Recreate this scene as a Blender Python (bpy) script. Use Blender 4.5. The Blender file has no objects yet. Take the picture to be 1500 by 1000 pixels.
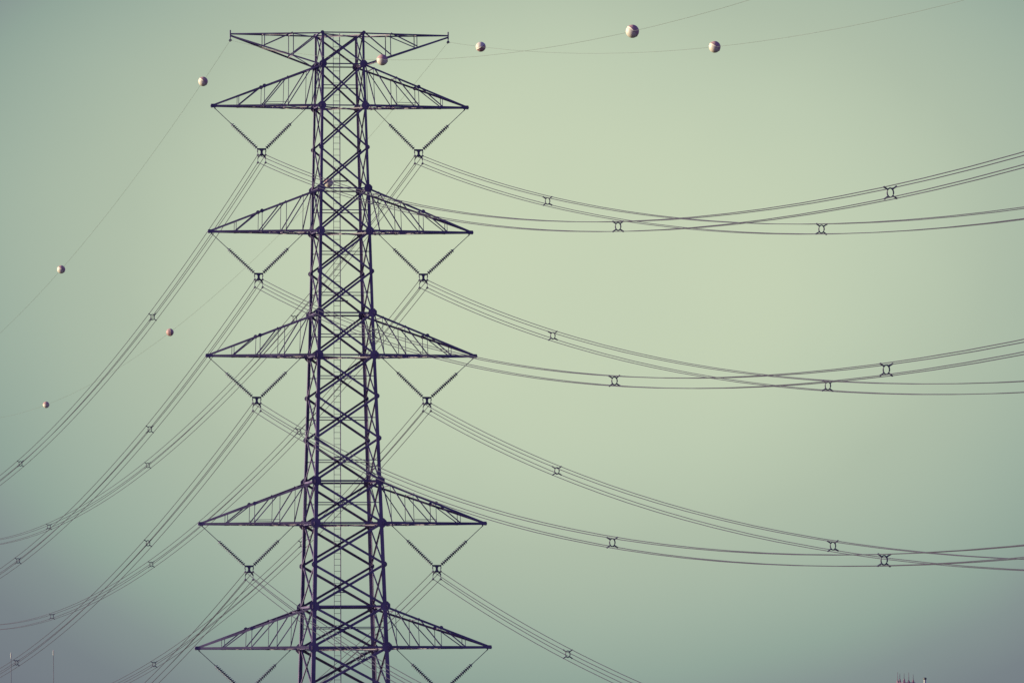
import bpy, math, random
from mathutils import Vector, Matrix
random.seed(7)
sc = bpy.context.scene
C = sc.collection
R = math.radians

# ------------------------------------------------------------------ camera
GZ = 28.0                                  # ground is z = 0, heights below were measured from 28 m up
PX = 13283.6                               # focal length in photo pixels (1500 px wide)
PITCH, ROLL = 0.0528, 0.0079
cam = bpy.data.cameras.new('camera')
cam.sensor_width = 36.0
cam.sensor_fit = 'HORIZONTAL'
cam.lens = PX / 1500.0 * 36.0
cam.clip_start = 1.0
cam.clip_end = 40000.0
camo = bpy.data.objects.new('camera', cam)
C.objects.link(camo)
camo.matrix_world = (Matrix.Translation((0, 0, GZ + 1.7)) @ Matrix.Rotation(math.pi / 2 + PITCH, 4, 'X')
                     @ Matrix.Rotation(-ROLL, 4, 'Z'))
sc.camera = camo

# ------------------------------------------------------------------ sky
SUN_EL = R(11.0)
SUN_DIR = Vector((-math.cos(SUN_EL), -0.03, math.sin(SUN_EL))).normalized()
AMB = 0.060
def lin(c):
    c = c / 255.0
    return c / 12.92 if c <= 0.04045 else ((c + 0.055) / 1.055) ** 2.4
def rgb(*c):
    return tuple(lin(v) for v in c) + (1.0,)
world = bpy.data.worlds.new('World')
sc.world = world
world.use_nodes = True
nt = world.node_tree
for n in list(nt.nodes):
    nt.nodes.remove(n)
def nd(kind, **kw):
    n = nt.nodes.new(kind)
    for k, v in kw.items():
        setattr(n, k, v)
    return n
def mth(op, a, b=None):
    n = nd('ShaderNodeMath', operation=op)
    for i, v in enumerate((a, b)):
        if v is None:
            continue
        if isinstance(v, (int, float)):
            n.inputs[i].default_value = v
        else:
            nt.links.new(v, n.inputs[i])
    return n.outputs[0]
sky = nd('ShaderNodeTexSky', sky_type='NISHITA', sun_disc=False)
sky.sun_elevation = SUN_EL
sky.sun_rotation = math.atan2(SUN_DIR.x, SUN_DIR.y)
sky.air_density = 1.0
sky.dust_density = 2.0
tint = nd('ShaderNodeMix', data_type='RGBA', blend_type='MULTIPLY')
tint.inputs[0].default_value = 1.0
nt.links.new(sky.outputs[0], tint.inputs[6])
tint.inputs[7].default_value = (AMB * 1.5, AMB * 1.08, AMB * 2.75, 1)  # unseen sky around the view, shaped dim violet to turn shade purple
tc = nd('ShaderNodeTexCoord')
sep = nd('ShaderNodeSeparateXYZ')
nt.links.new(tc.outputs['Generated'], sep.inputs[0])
# lens vignette put into the sky colour: darkening with the angle from the view's middle
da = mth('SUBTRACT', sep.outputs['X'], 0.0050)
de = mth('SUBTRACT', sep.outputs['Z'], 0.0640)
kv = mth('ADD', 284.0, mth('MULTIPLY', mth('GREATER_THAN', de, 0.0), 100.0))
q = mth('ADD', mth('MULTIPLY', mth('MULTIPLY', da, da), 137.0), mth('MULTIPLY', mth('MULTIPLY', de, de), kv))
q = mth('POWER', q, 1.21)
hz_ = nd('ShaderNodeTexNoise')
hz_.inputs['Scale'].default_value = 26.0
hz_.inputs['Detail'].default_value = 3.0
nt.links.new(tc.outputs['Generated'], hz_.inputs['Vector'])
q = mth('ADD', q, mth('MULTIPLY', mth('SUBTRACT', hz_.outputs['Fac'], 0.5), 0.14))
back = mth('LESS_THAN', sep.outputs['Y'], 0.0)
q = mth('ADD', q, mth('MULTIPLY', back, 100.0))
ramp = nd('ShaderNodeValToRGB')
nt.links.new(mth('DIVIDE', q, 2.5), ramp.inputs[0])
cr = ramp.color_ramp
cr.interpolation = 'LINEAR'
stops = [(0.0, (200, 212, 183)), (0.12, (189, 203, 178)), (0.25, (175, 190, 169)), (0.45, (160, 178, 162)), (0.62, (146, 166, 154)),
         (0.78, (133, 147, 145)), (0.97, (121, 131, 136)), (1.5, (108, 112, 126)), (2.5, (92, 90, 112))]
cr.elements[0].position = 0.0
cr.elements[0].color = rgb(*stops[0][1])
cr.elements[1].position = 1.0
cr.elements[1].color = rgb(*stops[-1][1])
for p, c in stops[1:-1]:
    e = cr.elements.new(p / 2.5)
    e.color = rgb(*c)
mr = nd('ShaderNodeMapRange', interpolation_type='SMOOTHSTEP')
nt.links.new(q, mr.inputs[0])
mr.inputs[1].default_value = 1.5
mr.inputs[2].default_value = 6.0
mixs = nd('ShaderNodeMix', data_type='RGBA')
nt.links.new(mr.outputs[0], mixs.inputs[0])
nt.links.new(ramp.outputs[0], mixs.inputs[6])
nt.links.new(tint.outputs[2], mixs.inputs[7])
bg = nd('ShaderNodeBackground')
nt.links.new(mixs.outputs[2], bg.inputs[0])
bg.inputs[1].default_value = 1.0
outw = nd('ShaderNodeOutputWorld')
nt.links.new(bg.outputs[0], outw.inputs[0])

sun = bpy.data.lights.new('sun', 'SUN')
sun.energy = 4.3
sun.angle = R(0.5)
sun.color = (1.0, 0.93, 0.60)
suno = bpy.data.objects.new('sun', sun)
C.objects.link(suno)
suno.rotation_euler = SUN_DIR.to_track_quat('Z', 'Y').to_euler()

sc.view_settings.view_transform = 'Standard'
sc.view_settings.look = 'None'
sc.view_settings.exposure = 0.0
sc.view_settings.gamma = 1.0
sc.view_settings.use_curve_mapping = False
sc.render.engine = 'CYCLES'
sc.cycles.max_bounces = 4
sc.cycles.sample_clamp_direct = 2.5
sc.cycles.sample_clamp_indirect = 2.0

# ------------------------------------------------------------------ materials
def material(name, c1, c2, rough=0.5, metal=0.0, scale=3.0, rough2=None):
    m = bpy.data.materials.new(name)
    m.use_nodes = True
    t = m.node_tree
    b = t.nodes['Principled BSDF']
    tcn = t.nodes.new('ShaderNodeTexCoord')
    nz = t.nodes.new('ShaderNodeTexNoise')
    nz.inputs['Scale'].default_value = scale
    nz.inputs['Detail'].default_value = 5.0
    t.links.new(tcn.outputs['Object'], nz.inputs['Vector'])
    rp = t.nodes.new('ShaderNodeValToRGB')
    rp.color_ramp.elements[0].position = 0.35
    rp.color_ramp.elements[1].position = 0.68
    rp.color_ramp.elements[0].color = tuple(c1) + (1,)
    rp.color_ramp.elements[1].color = tuple(c2) + (1,)
    t.links.new(nz.outputs['Fac'], rp.inputs[0])
    t.links.new(rp.outputs[0], b.inputs['Base Color'])
    b.inputs['Metallic'].default_value = metal
    b.inputs['Roughness'].default_value = rough
    return m
STEEL = material('weathered_steel', (0.115, 0.095, 0.19), (0.235, 0.195, 0.31), 0.6, 0.0, 0.7)
STEEL_LIT = material('weathered_steel_sunlit', (0.28, 0.24, 0.30), (0.38, 0.33, 0.37), 0.55, 0.0, 1.2)  # same steel with sunlight put into its colour, for plan and bottom bracing
WIRE = material('aluminium_wire', (0.055, 0.055, 0.085), (0.075, 0.075, 0.11), 0.8, 0.0, 0.05)
GWIRE = material('galvanised_wire', (0.15, 0.18, 0.15), (0.19, 0.22, 0.19), 0.85, 0.0, 0.05)
FITTING = material('dark_fitting_metal', (0.08, 0.08, 0.14), (0.13, 0.12, 0.19), 0.5, 0.0, 6.0)
PORCELAIN = material('glazed_insulator', (0.08, 0.085, 0.15), (0.13, 0.13, 0.20), 0.25, 0.0, 8.0)
WHITE = material('white_ball_shell', (0.82, 0.77, 0.60), (0.90, 0.85, 0.69), 0.5, 0.0, 3.0)
RED = material('faded_red_ball_shell', (0.60, 0.37, 0.33), (0.70, 0.46, 0.40), 0.55, 0.0, 3.0)
POLE = material('pale_painted_pole', (0.19, 0.19, 0.19), (0.24, 0.24, 0.23), 0.5, 0.0, 0.7)
TIPM = material('white_cap_paint', (0.58, 0.60, 0.50), (0.66, 0.68, 0.58), 0.4, 0.0, 2.0)
MASTRED = material('faded_red_mast_paint', (0.30, 0.17, 0.22), (0.38, 0.22, 0.27), 0.6, 0.0, 1.5)
RODM = material('hazed_rod_paint', (0.16, 0.13, 0.19), (0.22, 0.18, 0.24), 0.6, 0.0, 2.0)  # distance haze is mixed into the rod colour
DARKCAP = material('dark_cap', (0.10, 0.11, 0.11), (0.14, 0.14, 0.15), 0.6, 0.0, 2.0)  # cap colour lightened to carry the distance haze
CONC = material('footing_concrete', (0.28, 0.27, 0.25), (0.38, 0.37, 0.34), 0.9, 0.0, 1.5)
GROUND = material('dry_grassland', (0.045, 0.055, 0.03), (0.10, 0.095, 0.06), 0.95, 0.0, 0.02)

# ------------------------------------------------------------------ mesh helpers
class MB:
    def __init__(self):
        self.v, self.f = [], []
    def add(self, vs, fs):
        o = len(self.v)
        self.v += [tuple(p) for p in vs]
        self.f += [tuple(i + o for i in f) for f in fs]
    def prism(self, ring0, ring1):
        n = len(ring0)
        self.add(list(ring0) + list(ring1),
                 [(i, (i + 1) % n, n + (i + 1) % n, n + i) for i in range(n)] + [tuple(range(n))[::-1], tuple(range(n, 2 * n))])
    def angle(self, p, q, w, n1, n2, w1=None, t=None):
        """steel angle section from p to q: heel on the line p-q, flanges along n1 and n2; w1 = width at the q end"""
        p, q = Vector(p), Vector(q)
        ax = (q - p).normalized()
        n1 = Vector(n1); n1 = (n1 - ax * n1.dot(ax)).normalized()
        n2 = Vector(n2); n2 = n2 - ax * n2.dot(ax); n2 = (n2 - n1 * n2.dot(n1)).normalized()
        rings = []
        for c, ww in ((p, w), (q, w1 or w)):
            tt = t or max(0.012, ww * 0.13)
            prof = [(0, 0), (ww, 0), (ww, tt), (tt, tt), (tt, ww), (0, ww)]
            rings.append([c + n1 * a + n2 * b for a, b in prof])
        self.prism(*rings)
    def flat(self, p, q, w, n, t):
        """flat bar centred on p-q, wide across n x axis, thickness t along n"""
        p, q = Vector(p), Vector(q)
        ax = (q - p).normalized()
        n = Vector(n); n = (n - ax * n.dot(ax)).normalized()
        s = ax.cross(n)
        ring = [s * (w / 2) + n * (t / 2), s * (-w / 2) + n * (t / 2), s * (-w / 2) - n * (t / 2), s * (w / 2) - n * (t / 2)]
        self.prism([p + r for r in ring], [q + r for r in ring])
    def tube(self, pts, r, seg=6, r1=None, closed=False):
        pts = [Vector(p) for p in pts]
        n = len(pts)
        rings = []
        up0 = Vector((0.0, 0.0, 1.0))
        for i, p in enumerate(pts):
            a = pts[i - 1] if (i or closed) else p
            b = pts[(i + 1) % n] if (i < n - 1 or closed) else p
            ax = (b - a).normalized()
            up = up0 if abs(ax.z) < 0.95 else Vector((1, 0, 0))
            s = ax.cross(up).normalized(); u = s.cross(ax)
            rr = r if r1 is None else r + (r1 - r) * i / (n - 1)
            rings.append([p + (s * math.cos(2 * math.pi * k / seg) + u * math.sin(2 * math.pi * k / seg)) * rr for k in range(seg)])
        vs = [v for rg in rings for v in rg]
        fs = []
        m = n if closed else n - 1
        for i in range(m):
            j = (i + 1) % n
            for k in range(seg):
                k2 = (k + 1) % seg
                fs.append((i * seg + k, i * seg + k2, j * seg + k2, j * seg + k))
        if not closed:
            fs += [tuple(range(seg))[::-1], tuple(range((n - 1) * seg, n * seg))]
        self.add(vs, fs)
    def lathe(self, prof, seg=12, mat=None):
        """profile (radius, height) about local z; mat places it"""
        mat = mat or Matrix.Identity(4)
        vs, fs = [], []
        for r, h in prof:
            for k in range(seg):
                a = 2 * math.pi * k / seg
                vs.append(mat @ Vector((r * math.cos(a), r * math.sin(a), h)))
        for i in range(len(prof) - 1):
            for k in range(seg):
                k2 = (k + 1) % seg
                fs.append((i * seg + k, i * seg + k2, (i + 1) * seg + k2, (i + 1) * seg + k))
        fs += [tuple(range(seg))[::-1], tuple(range((len(prof) - 1) * seg, len(prof) * seg))]
        self.add(vs, fs)
    def plate(self, outline, c, ex, ey, t):
        """flat plate of an outline in the ex, ey plane, thickness t"""
        c, ex, ey = Vector(c), Vector(ex).normalized(), Vector(ey).normalized()
        n = ex.cross(ey)
        self.prism([c + ex * a + ey * b - n * t / 2 for a, b in outline], [c + ex * a + ey * b + n * t / 2 for a, b in outline])
    def mesh(self, name, mat, smooth=False):
        me = bpy.data.meshes.new(name)
        me.from_pydata(self.v, [], self.f)
        me.materials.append(mat)
        me.update()
        import bmesh
        bm = bmesh.new(); bm.from_mesh(me)
        bmesh.ops.recalc_face_normals(bm, faces=bm.faces)
        bm.to_mesh(me); bm.free()
        if smooth:
            for p in me.polygons:
                p.use_smooth = True
        return me
    def build(self, name, mat, parent=None, smooth=False):
        return link(name, self.mesh(name, mat, smooth), parent)
def link(name, data, parent=None):
    o = bpy.data.objects.new(name, data)
    C.objects.link(o)
    if parent is not None:
        o.parent = parent
    return o
def tag(o, label, cat, group=None, kind=None):
    o['label'] = label
    o['category'] = cat
    if group: o['group'] = group
    if kind: o['kind'] = kind
    return o
def thing(name, label, cat, loc=(0, 0, 0), rz=0.0, group=None):
    o = link(name, None)
    o.location = loc
    o.rotation_euler = (0, 0, rz)
    return tag(o, label, cat, group)
def copy_tree(o, parent=None):
    c = o.copy()
    C.objects.link(c)
    c.parent = parent
    for ch in list(o.children):
        copy_tree(ch, c)
    return c
OCT = lambda s, k=0.42: [(s, s * k), (s * k, s), (-s * k, s), (-s, s * k), (-s, -s * k), (-s * k, -s), (s * k, -s), (s, -s * k)]

# ------------------------------------------------------------------ ground
g = MB()
N = 24
for i in range(N + 1):
    for j in range(N + 1):
        g.v.append((-9000 + 18000 * i / N, -6000 + 18000 * j / N, 0.0))
for i in range(N):
    for j in range(N):
        a = i * (N + 1) + j
        g.f.append((a, a + N + 1, a + N + 2, a + 1))
go = g.build('ground', GROUND)
go['kind'] = 'structure'

# ------------------------------------------------------------------ the lattice tower
AL = 0.1921
XC, D = -10.868, 577.546
TAB = [(51.95, 1.375), (49.95, 1.386), (47.29, 1.47), (34.0, 1.79), (23.35, 2.14), (15.39, 2.383), (-28.0, 3.78)]
def ha(z):                                                     # half width of the body at a height
    for (z0, a0), (z1, a1) in zip(TAB, TAB[1:]):
        if z >= z1:
            return a0 + (a1 - a0) * (z0 - z) / (z0 - z1)
    return TAB[-1][1]
tower = thing('transmission_tower', 'tall dark steel lattice pylon with five tiers of tapering crossarms', 'pylon', (XC, D, 0), AL)
def P(u, w, z):
    return Vector((u, w, z + GZ))
LOW = [47.29, 39.28, 31.37, 20.68, 12.79]                      # lower chord levels of the five crossarms
UPP = [49.95, 42.0, 34.05, 23.35, 15.39]
TIP = [8.253, 8.49, 8.683, 9.226, 9.484]
levels = [51.95, 49.95, 47.29, 44.62, 42.0, 39.28, 36.7, 34.05, 31.37, 28.75, 26.07, 23.35, 20.68, 18.05, 15.39, 12.79,
          10.1, 7.2, 4.0, 0.4, -3.8, -8.5, -14.0, -20.5, -27.55]
beam_levels = set([51.95] + LOW + UPP + [4.0, -14.0])
strut_panels = {(49.95, 47.29), (42.0, 39.28), (39.28, 36.7), (36.7, 34.05), (34.05, 31.37), (31.37, 28.75), (28.75, 26.07), (26.07, 23.35),
                (23.35, 20.68), (15.39, 12.79)}
def legw(z):
    return 0.142 + (52 - z) * 0.0029
# legs: an angle at each corner, heel outside, with its gusset plates
for su in (-1, 1):
    for sw in (-1, 1):
        m = MB()
        for z0, z1 in zip(levels, levels[1:]):
            m.angle(P(su * ha(z0), sw * ha(z0), z0), P(su * ha(z1), sw * ha(z1), z1), legw(z0), (-su, 0, 0), (0, -sw, 0), legw(z1))
        leg = m.build('leg', STEEL, tower)
        ft = MB()
        b = ha(-27.6)
        ft.lathe([(0.75, -0.35), (0.75, 0.25), (0.5, 0.42)], 12, Matrix.Translation(P(su * b, sw * b, -28)))
        ft.build('footing', CONC, leg)
        for z in levels[:-1]:
            big = z in LOW or z in UPP
            s = (0.235 + 0.0022 * (52 - z)) if big else 0.14 + 0.0012 * (52 - z)
            if z == 51.95: s = 0.115
            gp = MB()
            a = ha(z)
            gp.plate(OCT(s), P(su * (a - s * 0.30), sw * (a + 0.014), z), (1, 0, 0), (0, 0, 1), 0.02)
            gp.plate(OCT(s * 0.62), P(su * (a + 0.014), sw * (a - s * 0.22), z - 0.02), (0, 1, 0), (0, 0, 1), 0.02)
            gp.build('gusset_plate', STEEL, leg)
# bracing panels on the four faces
def corner(face, side, z, inset):
    a = ha(z)
    if face == 'n': return P(side * a, -(a - inset), z)
    if face == 'f': return P(side * a, (a - inset), z)
    if face == 'l': return P(-(a - inset), side * a, z)
    return P((a - inset), side * a, z)
NRM = {'n': Vector((0, -1, 0)), 'f': Vector((0, 1, 0)), 'l': Vector((-1, 0, 0)), 'r': Vector((1, 0, 0))}
for z0, z1 in zip(levels, levels[1:]):
    for face in 'nflr':
        front = face in 'nf'
        w = (0.108 + 0.0013 * (52 - z0)) if front else (0.07 + 0.0009 * (52 - z0))
        n = NRM[face]
        m = MB()
        for k, (s0, s1) in enumerate(((-1, 1), (1, -1))):
            ins = 0.03 + 0.05 * k
            p, q_ = corner(face, s0, z0, ins), corner(face, s1, z1, ins)
            side = (q_ - p).cross(n).normalized()
            if side.z > 0: side = -side
            m.angle(p - side * w / 2, q_ - side * w / 2, w, side, -n)
        m.build('cross_brace', STEEL, tower)
        if (z0, z1) in strut_panels and front:
            zm = (z0 + z1) / 2
            m = MB()
            m.angle(corner(face, -1, zm, 0.11), corner(face, 1, zm, 0.11), 0.055, (0, 0, -1), -n)
            m.build('thin_strut', STEEL, tower)
for z in levels:
    if z in beam_levels:
        for face in 'nflr':
            w = 0.075 + 0.0013 * (52 - z)
            m = MB()
            m.angle(corner(face, -1, z, -0.002) + Vector((0, 0, w / 2)), corner(face, 1, z, -0.002) + Vector((0, 0, w / 2)), w, (0, 0, -1), -NRM[face])
            m.build('horizontal_beam', STEEL, tower)
        if z in LOW or z == 51.95:                                   # plan bracing across the body
            a = ha(z) - 0.05
            m = MB()
            m.angle(P(-a, -a, z - 0.05), P(a, a, z - 0.05), 0.07, (1, -1, 0), (0, 0, -1))
            m.angle(P(-a, a, z - 0.09), P(a, -a, z - 0.09), 0.07, (1, 1, 0), (0, 0, -1))
            m.angle(P(0, -a, z - 0.15), P(-a, 0, z - 0.15), 0.05, (1, 1, 0), (0, 0, -1))
            m.angle(P(0, -a, z - 0.15), P(a, 0, z - 0.15), 0.05, (-1, 1, 0), (0, 0, -1))
            m.build('plan_brace', STEEL_LIT, tower)
# climbing ladder on the far face
m = MB()
zt, zb = 52.1, -25.0
lz = [52.1, 49.9, 47.3, 34.0, 23.3, 15.4, zb]
def lw(z): return ha(z) - 0.20
for s, rw in ((-1, 0.036), (1, 0.06)):
    m.tube([P(s * 0.21, lw(z), z) for z in lz], rw * 0.5, 6)
z = zt - 0.1
while z > zb:
    m.tube([P(-0.21, lw(z), z), P(0.21, lw(z), z)], 0.014, 5)
    z -= 0.385
lad = m.build('ladder', STEEL, tower)
for z in (42.6, 34.94, 24.96, 16.35):
    m = MB()
    m.prism([P(a, b, z) for a, b in ((-0.30, lw(z) - 0.55), (0.62, lw(z) - 0.55), (0.62, lw(z) - 0.05), (-0.30, lw(z) - 0.05))],
            [P(a, b, z + 0.05) for a, b in ((-0.30, lw(z) - 0.55), (0.62, lw(z) - 0.55), (0.62, lw(z) - 0.05), (-0.30, lw(z) - 0.05))])
    m.build('rest_platform', STEEL, lad)

# crossarms
FR = [0.24, 0.475, 0.695, 0.915]
def crossarm(side, i):
    zl, zu, tip = LOW[i], UPP[i], TIP[i]
    al, au = ha(zl), ha(zu)
    T0 = Vector((side * tip, 0, 0))
    wl = 0.135 + 0.006 * i
    wu = 0.115 + 0.006 * i
    def low(f, sw):
        return P(side * (tip + (al - tip) * f), sw * (0.05 + (al - 0.05) * f), zl)
    def upp(f, sw):
        return P(side * (tip + (au - tip) * f), sw * (0.04 + (au - 0.04) * f), zl + 0.10 + (zu - zl - 0.10) * f)
    m = MB()
    for sw in (-1, 1):
        m.angle(low(-0.012, sw) - Vector((0, 0, wl * 0.45)), low(1.0, sw) - Vector((0, 0, wl * 0.45)), wl, (0, 0, 1), (0, -sw, 0))
    m.plate([(-0.22, -0.06), (0.10, -0.08), (0.14, 0.03), (0.10, 0.16), (-0.22, 0.17)], P(side * (tip - 0.02), 0.0, zl - 0.02), (side, 0, 0), (0, 0, 1), 0.16)
    arm = m.build('crossarm', STEEL, tower)
    for sw in (-1, 1):
        m = MB()
        m.angle(upp(0.0, sw), upp(1.0, sw), wu, (0, 0, -1), (0, -sw, 0))
        m.build('upper_chord', STEEL, arm)
        m = MB()
        nn = Vector((0, -sw, 0))
        for k, f in enumerate(FR):
            pw = 0.036
            m.angle(low(f, sw) + nn * 0.02, upp(f, sw) + nn * 0.02, pw, (-side, 0, 0), nn)
            dw = 0.062
            if k < 3:
                a, b = low(f, sw), upp(FR[k + 1], sw)
            else:
                a, b = low(f, sw), upp(1.0, sw)
            m.angle(a + nn * 0.035, b + nn * 0.035, dw, (0, 0, 1), nn)
        if i in (0, 3):                                              # short rail above the lower chord
            m.angle(low(FR[1], sw) + Vector((0, 0, 0.26)) + nn * 0.05, low(FR[2], sw) + Vector((0, 0, 0.26)) + nn * 0.05, 0.03, (0, 0, -1), nn)
        m.build('web_bracing', STEEL, arm)
        m = MB()
        up = upp(FR[1], sw)
        m.plate(OCT(0.12), up + Vector((0, sw * 0.016, -0.04)), (1, 0, 0), (0, 0, 1), 0.018)
        m.build('gusset_plate', STEEL, arm)
    m = MB()
    fr = [0.24, 0.475, 0.695, 0.915]
    for k, f in enumerate(fr):
        m.angle(low(f, -1) + Vector((0, 0, 0.045)), low(f, 1) + Vector((0, 0, 0.045)), 0.055, (-side, 0, 0), (0, 0, -1))
        if k < 3:
            s = 1 if k % 2 else -1
            m.angle(low(f, s) + Vector((0, 0, 0.012)), low(fr[k + 1], -s) + Vector((0, 0, 0.012)), 0.055, (0, -s, 0), (0, 0, -1))
            m.angle(low(f, -s) + Vector((0, 0, -0.028)), low(fr[k + 1], s) + Vector((0, 0, -0.028)), 0.055, (0, s, 0), (0, 0, -1))
    m.build('bottom_bracing', STEEL_LIT, arm)
    m = MB()
    for k, f in enumerate(fr[1:]):
        m.angle(upp(f, -1) + Vector((0, 0, -0.06)), upp(f, 1) + Vector((0, 0, -0.06)), 0.05, (-side, 0, 0), (0, 0, -1))
    m.build('top_bracing', STEEL, arm)
    # brackets the insulator strings hang from
    for u in (tip - 0.16, tip - 6.02):
        m = MB()
        f = (tip - u) / (tip - al)
        hw = 0.05 + (al - 0.05) * min(f, 1.0)
        if hw > 0.3:
            m.flat(P(side * u, -hw, zl - 0.08), P(side * u, hw, zl - 0.08), 0.09, (0, 0, 1), 0.03)
        m.plate([(-0.06, 0.03), (0.06, 0.03), (0.03, -0.15), (-0.03, -0.15)], P(side * u, 0, zl - 0.02), (1, 0, 0), (0, 0, 1), 0.03)
        m.build('hanger_plate', STEEL, arm)
    return arm
ORD = ['topmost', 'second from top', 'third from top', 'fourth from top', 'lowest']
for i in range(5):
    for side in (-1, 1):
        crossarm(side, i)
# earth wire arms at the peak
def peak_arm(side):
    zl, zu, tip = 49.95, 51.95, 7.061
    al, au = ha(zl), ha(zu)
    def low(f, sw):
        return P(side * (tip + (al - tip) * f), sw * (0.04 + (al - 0.04) * f), zu - 0.10 + (zl - zu + 0.10) * f)
    def upp(f, sw):
        return P(side * (tip + (au - tip) * f), sw * (0.04 + (au - 0.04) * f), zu)
    m = MB()
    for sw in (-1, 1):
        m.angle(low(0, sw), low(1, sw), 0.10, (0, 0, -1), (0, -sw, 0))
    m.flat(P(side * tip, 0, zu + 0.20), P(side * tip, 0, zu - 0.26), 0.07, (0, 1, 0), 0.10)
    arm = m.build('earth_wire_arm', STEEL, tower)
    for sw in (-1, 1):
        nn = Vector((0, -sw, 0))
        m = MB()
        m.angle(upp(0, sw), upp(1, sw), 0.085, (0, 0, -1), nn)
        m.build('upper_chord', STEEL, arm)
        m = MB()
        for f in (0.37, 0.685):
            m.angle(low(f, sw) + nn * 0.02, upp(f, sw) + nn * 0.02, 0.05, (-side, 0, 0), nn)
        for a, b in ((low(0.37, sw), upp(0.685, sw)), (low(0.685, sw), upp(1.0, sw))):
            m.angle(a + nn * 0.035, b + nn * 0.035, 0.065, (0, 0, 1), nn)
        m.build('web_bracing', STEEL, arm)
    m = MB()
    for f in (0.37, 0.685):
        for fn in (low, upp):
            m.angle(fn(f, -1) + Vector((0, 0, -0.02)), fn(f, 1) + Vector((0, 0, -0.02)), 0.05, (-side, 0, 0), (0, 0, -1))
    for a, b, s in ((0.37, 0.685, 1), (0.685, 1.0, -1)):
        for fn in (low, upp):
            m.angle(fn(a, s) + Vector((0, 0, -0.04)), fn(b, -s) + Vector((0, 0, -0.04)), 0.055, (0, -s, 0), (0, 0, -1))
    m.build('bottom_bracing', STEEL_LIT, arm)
for side in (-1, 1):
    peak_arm(side)

# ------------------------------------------------------------------ insulators
ca, sa = math.cos(AL), math.sin(AL)
def W(u, t, z):                                                 # tower frame to world, t towards the camera
    return Vector((XC + u * ca + t * sa, D + u * sa - t * ca, z + GZ))
PH = [(5.086, 43.957), (5.332, 36.007), (5.508, 28.129), (6.066, 17.406), (6.32, 9.53)]
disc_m = MB()
disc_m.lathe([(0.018, -0.070), (0.020, -0.035), (0.060, -0.030), (0.128, -0.024), (0.136, -0.012), (0.131, 0.000), (0.075, 0.022), (0.056, 0.040), (0.054, 0.066),
              (0.022, 0.076)], 14)
disc_me = disc_m.mesh('insulator_disc', PORCELAIN, True)
NDISC = 16
def insulator(side, i):
    a, zc = PH[i]
    wz = zc + GZ
    root = thing('insulator_assembly', 'V shaped pair of disc insulator strings under the %s %s crossarm' % ('left' if side < 0 else 'right', ORD[i]),
                 'insulator', W(side * a, 0, zc), AL, 'insulator strings hanging under the crossarms')
    zl = LOW[i] - zc
    outer = Vector((side * (TIP[i] - 0.16 - a), 0, zl - 0.14))
    inner = Vector((side * (TIP[i] - 6.02 - a), 0, zl - 0.14))
    for top, sx in ((outer, side), (inner, -side)):
        bot = Vector((sx * 0.25, 0, 0.62))
        ax = (bot - top)
        L = ax.length
        d = ax / L
        rodlen = L - NDISC * 0.139 - 0.16
        m = MB()
        m.tube([top, top + d * rodlen], 0.023, 6)
        m.tube([top + d * (rodlen - 0.03), top + d * (rodlen + 0.09)], 0.032, 6)
        m.tube([top - d * 0.02, top + d * 0.12], 0.03, 6)
        st = m.build('insulator_string', FITTING, root)
        m = MB()
        m.tube([bot - d * 0.12, bot + d * 0.03], 0.028, 6)
        m.build('end_fitting', FITTING, st)
        rot = (-d).to_track_quat('Z', 'Y')
        for k in range(NDISC):
            o = link('insulator_disc', disc_me, st)
            o.location = top + d * (rodlen + 0.10 + 0.139 * (k + 0.4))
            o.rotation_mode = 'QUATERNION'
            o.rotation_quaternion = rot
    # yoke plate
    m = MB()
    m.plate([(-0.29, 0.66), (0.29, 0.66), (0.29, 0.56), (0.10, 0.53), (0.065, 0.42), (0.085, 0.30), (0.06, 0.17), (-0.06, 0.17), (-0.085, 0.30), (-0.065, 0.42),
             (-0.10, 0.53), (-0.29, 0.56)], (0, 0, 0), (1, 0, 0), (0, 0, 1), 0.05)
    for s in (-1, 1):
        m.tube([(s * 0.25, 0, 0.60), (s * 0.275, 0, 0.48), (s * 0.25, 0, 0.38)], 0.034, 6)
        m.tube([(s * 0.25, 0, 0.38), (s * 0.25, 0, 0.26)], 0.016, 6)
        m.tube([(0, 0, 0.30), (s * 0.13, 0, 0.20), (s * 0.22, 0, 0.09), (s * 0.255, 0, -0.02)], 0.068, 6, 0.042)
        m.tube([(s * 0.255, 0, -0.02), (s * 0.25, 0, -0.22)], 0.016, 6)
    m.build('yoke_plate', FITTING, root)
    for sx in (-1, 1):
        for sz in (-1, 1):
            m = MB()
            m.tube([(sx * 0.25, -0.16, sz * 0.245 - 0.03), (sx * 0.25, -0.09, sz * 0.245), (sx * 0.25, 0.09, sz * 0.245), (sx * 0.25, 0.16, sz * 0.245 - 0.03)], 0.056, 7)
            m.tube([(sx * 0.25, 0, sz * 0.245), (sx * 0.25, 0, sz * 0.245 + 0.07)], 0.03, 6)
            m.build('suspension_clamp', FITTING, root)
    return root
for i in range(5):
    for side in (-1, 1):
        insulator(side, i)

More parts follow.
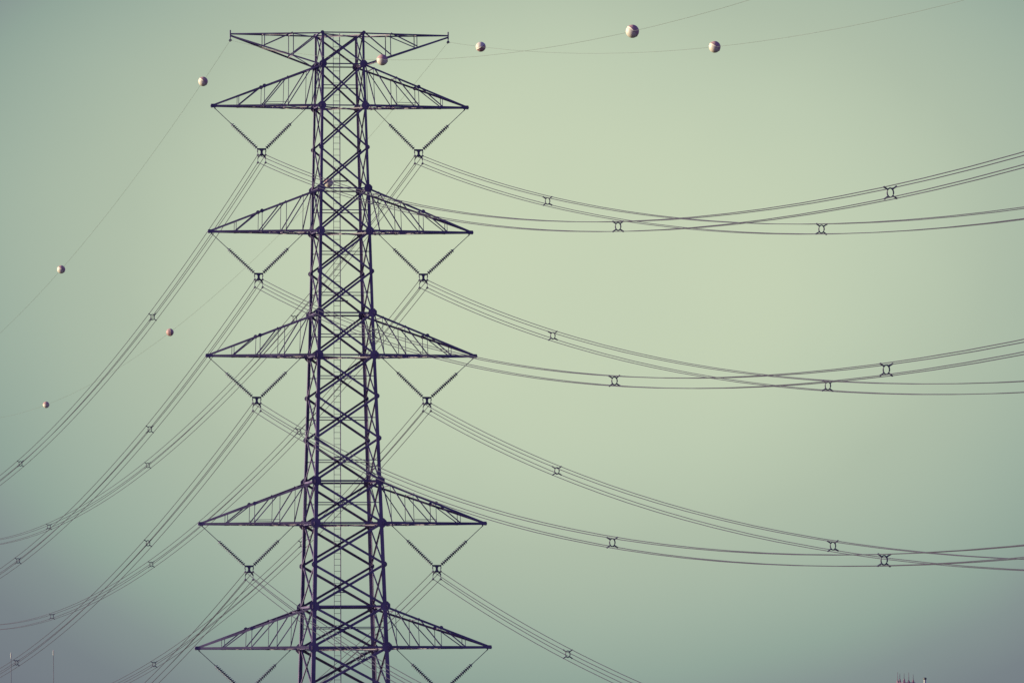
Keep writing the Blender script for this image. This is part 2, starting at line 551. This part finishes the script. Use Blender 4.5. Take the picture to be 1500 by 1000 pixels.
# ------------------------------------------------------------------ conductors
BR, CR_, BL, CL_ = -1.3085, 0.2551, -1.0462, 0.1871
AR, ALF = 0.1547, 0.1400
DB_R = {(0, -1): -0.0171, (0, 1): -0.0229, (1, -1): 0.0136, (1, 1): -0.0032, (2, -1): 0.0144, (2, 1): 0.0005, (3, 1): 0.0147}
DB_L = {(0, -1): 0.0324, (0, 1): 0.0011, (1, -1): 0.0251, (1, 1): -0.0136, (2, -1): -0.0082, (2, 1): -0.0368}
def line_pt(u, t, z, b, c, sg):
    A = AR if t > 0 else ALF
    tt = abs(t) / 100.0
    return Vector((XC + u * ca + t * math.sin(A), D + u * sa - t * math.cos(A), z + GZ + (b * 10 * tt + c * 10 * tt * tt)))
def tsamples(t0, t1):
    out = []
    t = t0
    while t < t1:
        out.append(t)
        t += 6.0 if abs(t) < 60 else 9.0
    out.append(t1)
    return out
TS = tsamples(-545.0, 0.0) + tsamples(0.0, 505.0)[1:]
SP_R = [52.0, 136.8, 204.8, 282.0, 352.0, 430.0]
SP_L = {-1: [70.0, 180.5, 268.0, 352.0, 440.0], 1: [69.0, 175.0, 267.7, 352.0, 440.0]}
sp_ring = MB()
ring = [(0.135 * math.cos(k * math.pi / 10), 0, 0.192 * math.sin(k * math.pi / 10)) for k in range(20)]
sp_ring.tube(ring, 0.031, 6, closed=True)
spacer_me = sp_ring.mesh('spacer', FITTING, True)
arm_mb = MB()
arm_mb.tube([(0.10, 0, 0.13), (0.15, 0, 0.175), (0.235, 0, 0.228)], 0.036, 6)
arm_mb.tube([(0.25, -0.075, 0.245), (0.25, 0.075, 0.245)], 0.040, 6)
arm_me = arm_mb.mesh('clamp_arm', FITTING)
SPM = Matrix.Identity(4)
for i in range(5):
    for side in (-1, 1):
        a, zc = PH[i]
        sn = 'left' if side < 0 else 'right'
        root = thing('conductor_bundle', 'four wire conductor bundle with ring spacers hung from the %s %s crossarm' % (sn, ORD[i]), 'power line',
                     W(side * a, 0, zc), AL, 'four wire conductor bundles')
        inv = (Matrix.Translation(W(side * a, 0, zc)) @ Matrix.Rotation(AL, 4, 'Z')).inverted()
        bR = BR + DB_R.get((i, side), 0.0)
        bL = BL + DB_L.get((i, side), 0.0)
        def at(t, du=0.0, dz=0.0):
            p = line_pt(side * a, t, zc, bR if t > 0 else bL, CR_ if t > 0 else CL_, 0)
            return p + Vector((ca * du, sa * du, dz))
        for du in (-0.25, 0.25):
            for dz in (-0.245, 0.245):
                m = MB()
                jit = random.uniform(-0.02, 0.02)
                m.tube([inv @ at(t, du, dz + jit * math.sin(abs(t) / 505.0 * math.pi)) for t in TS], 0.0205, 6)
                m.build('conductor', WIRE, root, True)
        for t in SP_R + [-v for v in SP_L[side]]:
            s = link('spacer', spacer_me, root)
            p, d = at(t), (at(t + 1) - at(t - 1)).normalized()
            yaw = math.atan2(-d.x, d.y) - AL
            s.location = inv @ p
            s.rotation_euler = (0, random.uniform(-0.05, 0.05), math.atan2(-(at(t - 1) - at(t + 1)).x, (at(t - 1) - at(t + 1)).y) - AL)
            for sx in (0, math.pi):
                for flip in (1, -1):
                    q_ = link('clamp_arm', arm_me, s)
                    q_.rotation_euler = (0 if flip > 0 else math.pi, 0, 0) if sx == 0 else (0 if flip < 0 else math.pi, math.pi, 0)

# ------------------------------------------------------------------ earth wires, their clamps and the marker balls
EBR, ECR, EBL, ECL = -1.1418, 0.2239, -0.7934, 0.1587
EU, EZ = 7.061, 51.50
EDB = {-1: -0.0371, 1: 0.0371}
def ew_pt(side, t):
    return line_pt(side * EU, t, EZ, (EBR + EDB[side]) if t > 0 else EBL, ECR if t > 0 else ECL, 0)
for side in (-1, 1):
    sn = 'left' if side < 0 else 'right'
    m = MB()
    m.tube([ew_pt(side, t) for t in TS], 0.0078, 6)
    tag(m.build('earth_wire', GWIRE, None, True), 'thin single earth wire strung with marker balls from the %s tip of the peak arm' % sn, 'power line', 'earth wires over the pylon')
    cl = thing('wire_clamp', 'small clamp holding the earth wire below the %s tip of the peak arm' % sn, 'clamp', W(side * EU, 0, EZ), AL, 'earth wire clamps')
    m = MB()
    m.tube([(0, 0, 0.22), (0, 0, 0.05)], 0.03, 6)
    m.build('link', FITTING, cl)
    m = MB()
    m.tube([(0, -0.19, -0.055), (0, -0.10, 0.0), (0, 0.10, 0.0), (0, 0.19, -0.055)], 0.045, 7)
    m.plate([(-0.12, -0.07), (0.12, -0.07), (0.05, 0.05), (-0.05, 0.05)], (0, 0, 0.03), (1, 0, 0), (0, 0, 1), 0.05)
    m.build('clamp_body', FITTING, cl)
BRAD = 0.315
def half_shell():
    m = MB()
    seg, rows = 28, 9
    prof = [(BRAD * math.cos(k * math.pi / 2 / rows), BRAD * math.sin(k * math.pi / 2 / rows)) for k in range(rows)] + [(0.004, BRAD)]
    m.lathe([(BRAD * 0.9, 0.002), (BRAD + 0.014, 0.002), (BRAD + 0.014, 0.014), (BRAD, 0.016)] + prof[1:], seg)
    return m
sh = half_shell()
sh_white = sh.mesh('shell_half', WHITE, True)
sh_red = sh.mesh('shell_half', RED, True)
col = MB()
for s in (-1, 1):
    col.lathe([(0.032, 0.0), (0.032, 0.05), (0.02, 0.06)], 10, Matrix.Rotation(0 if s > 0 else math.pi, 4, 'X') @ Matrix.Translation((0, 0, BRAD - 0.02)))
col_me = col.mesh('wire_collar', FITTING)
# side, distance along the line, direction of the red half in the picture plane (degrees), shells, label
BALLS = [
    (-1, 69.0, 75, 'rw', 'red topped white ball in front of the right half of the peak arm'),
    (-1, 153.0, 43, 'rw', 'largest red and white ball on the upper wire right of the tower'),
    (-1, -16.6, 45, 'rw', 'white and dark red ball just below the left tip of the peak arm'),
    (-1, -120.3, 50, 'rw', 'half white ball far down the steep left earth wire at mid height'),
    (1, 13.8, -57, 'rw', 'white topped ball nearest the right tip of the peak arm'),
    (1, 96.7, 53, 'rw', 'red and white ball on the faint lower wire right of the largest'),
    (1, -64.5, 90, 'rw', 'pale ball seen through the tower lattice above the second crossarm'),
    (1, -175.5, 0, 'rr', 'all faded red ball on the faint wire left of the third crossarm'),
    (1, -292.1, 80, 'rw', 'small half white ball near the left edge, lowest of all the balls'),
]
for side, t, phi, cols, lab in BALLS:
    p = ew_pt(side, t)
    d = (ew_pt(side, t + 0.5) - ew_pt(side, t - 0.5)).normalized()
    n = Vector((math.cos(R(phi)), 0, math.sin(R(phi))))
    n.y = 0.18
    n.normalize()
    root = thing('marker_ball', lab, 'marker ball', p, 0, 'aerial marker balls on the earth wires')
    for k, s in enumerate((1, -1)):
        o = link('shell_half', sh_red if cols[k] == 'r' else sh_white, root)
        o['label'] = 'faded red half shell' if cols[k] == 'r' else 'white half shell'
        o.rotation_mode = 'QUATERNION'
        o.rotation_quaternion = (n * s).to_track_quat('Z', 'Y')
    o = link('wire_collar', col_me, root)
    o.rotation_mode = 'QUATERNION'
    o.rotation_quaternion = d.to_track_quat('Z', 'Y')

# ------------------------------------------------------------------ far masts at the foot of the picture
def ground_xy(px, dist):
    return ((px - 750.0) / PX * dist, dist)
def slim_mast(px, top_y, dist, label, bracket):
    # height from the photo row at that distance (horizon row about 1201, tilted a little by the camera roll)
    hy = 1201.5 - (px - 750.0) * ROLL
    top = GZ + 1.7 + (hy - top_y) / PX * dist
    x, y = ground_xy(px - 3.6, dist)
    root = thing('lightning_mast', label, 'mast', (x, y, 0), 0.3, 'slim white masts on the horizon')
    m = MB()
    m.tube([(0, 0, 0), (0, 0, top * 0.5), (0, 0, top - 0.6)], 0.08, 10, 0.028)
    m.build('pole', POLE, root, True)
    m = MB()
    m.lathe([(0.03, -0.6), (0.06, -0.5), (0.06, -0.12), (0.03, 0.0)], 10, Matrix.Translation((0, 0, top)))
    m.build('pole_cap', TIPM, root)
    m = MB()
    m.lathe([(0.42, 0.0), (0.42, 0.12), (0.2, 0.16), (0.17, 0.6)], 12)
    m.build('base_flange', CONC, root)
    if bracket:
        m = MB()
        m.tube([(0, 0, top - 6.8), (0.22, 0, top - 6.75)], 0.03, 6)
        m.tube([(0.22, 0, top - 6.95), (0.22, 0, top - 6.6)], 0.07, 8)
        m.build('bracket', FITTING, root)
slim_mast(16.5, 955, 900.0, 'slim white mast at the far left edge behind the wires', False)
slim_mast(78.5, 951, 930.0, 'slim white mast with a small side bracket, standing clear of the wires', True)
def antenna_mast():
    dist = 900.0
    x, y = ground_xy(1323.0, dist)
    k = dist / PX
    hy = 1201.5 - (1326 - 750.0) * ROLL
    def hz(py): return GZ + 1.7 + (hy - py) * k
    root = thing('antenna_mast', 'reddish mast head with a cluster of thin upright rods at the bottom right edge', 'mast', (x, y, 0), 0.0)
    zt_ = hz(1001)
    m = MB()
    for sx in (-1, 1):
        for sy in (-1, 1):
            m.tube([(sx * 0.9, sy * 0.9, 0), (sx * 0.5, sy * 0.5, zt_)], 0.06, 6)
    z, s = 0.0, 1
    while z < zt_ - 2.0:
        a0, a1 = 0.9 - 0.4 * z / zt_, 0.9 - 0.4 * (z + 1.8) / zt_
        for sx in (-1, 1):
            m.tube([(sx * a0, -s * a0, z), (sx * a1, s * a1, z + 1.8)], 0.03, 5)
            m.tube([(-s * a0, sx * a0, z), (s * a1, sx * a1, z + 1.8)], 0.03, 5)
        z += 1.8
        s = -s
    m.build('lattice_shaft', MASTRED, root)
    m = MB()
    m.lathe([(0.95, 0.0), (0.95, 0.12), (0.90, 0.14)], 10, Matrix.Translation((0, 0, zt_)))
    m.build('platform', MASTRED, root)
    for px, py, r in ((1313.8, 983.5, 0.05), (1317.0, 985.5, 0.05), (1323.3, 985.0, 0.045), (1330.0, 984.0, 0.045), (1336.5, 987.0, 0.045)):
        rx = (px - 1326.0) * k
        m = MB()
        m.tube([(rx, 0.15, zt_ + 0.10), (rx, 0.15, hz(py))], r, 6, 0.02)
        rod = m.build('antenna_rod', RODM, root)
        m = MB()
        m.tube([(rx, 0.15, zt_ + 0.14), (rx, 0.15, hz(994.5 + random.uniform(-1, 1.5)))], 0.12, 8, 0.07)
        m.build('rod_base', MASTRED, rod)
antenna_mast()
def capped_post():
    dist = 905.0
    x, y = ground_xy(1350.5, dist)
    k = dist / PX
    hy = 1201.5 - (1353 - 750.0) * ROLL
    top = GZ + 1.7 + (hy - 991.5) * k
    root = thing('vent_pipe', 'short looking cream pipe with a dark cap beside the rod cluster', 'pipe', (x, y, 0))
    m = MB()
    m.tube([(0, 0, 0), (0, 0, top - 0.2)], 0.15, 12, 0.12)
    m.build('pipe', TIPM, root, True)
    m = MB()
    m.lathe([(0.12, -0.22), (0.17, -0.18), (0.17, -0.03), (0.10, 0.0)], 12, Matrix.Translation((0, 0, top)))
    m.build('pipe_cap', DARKCAP, root)
capped_post()
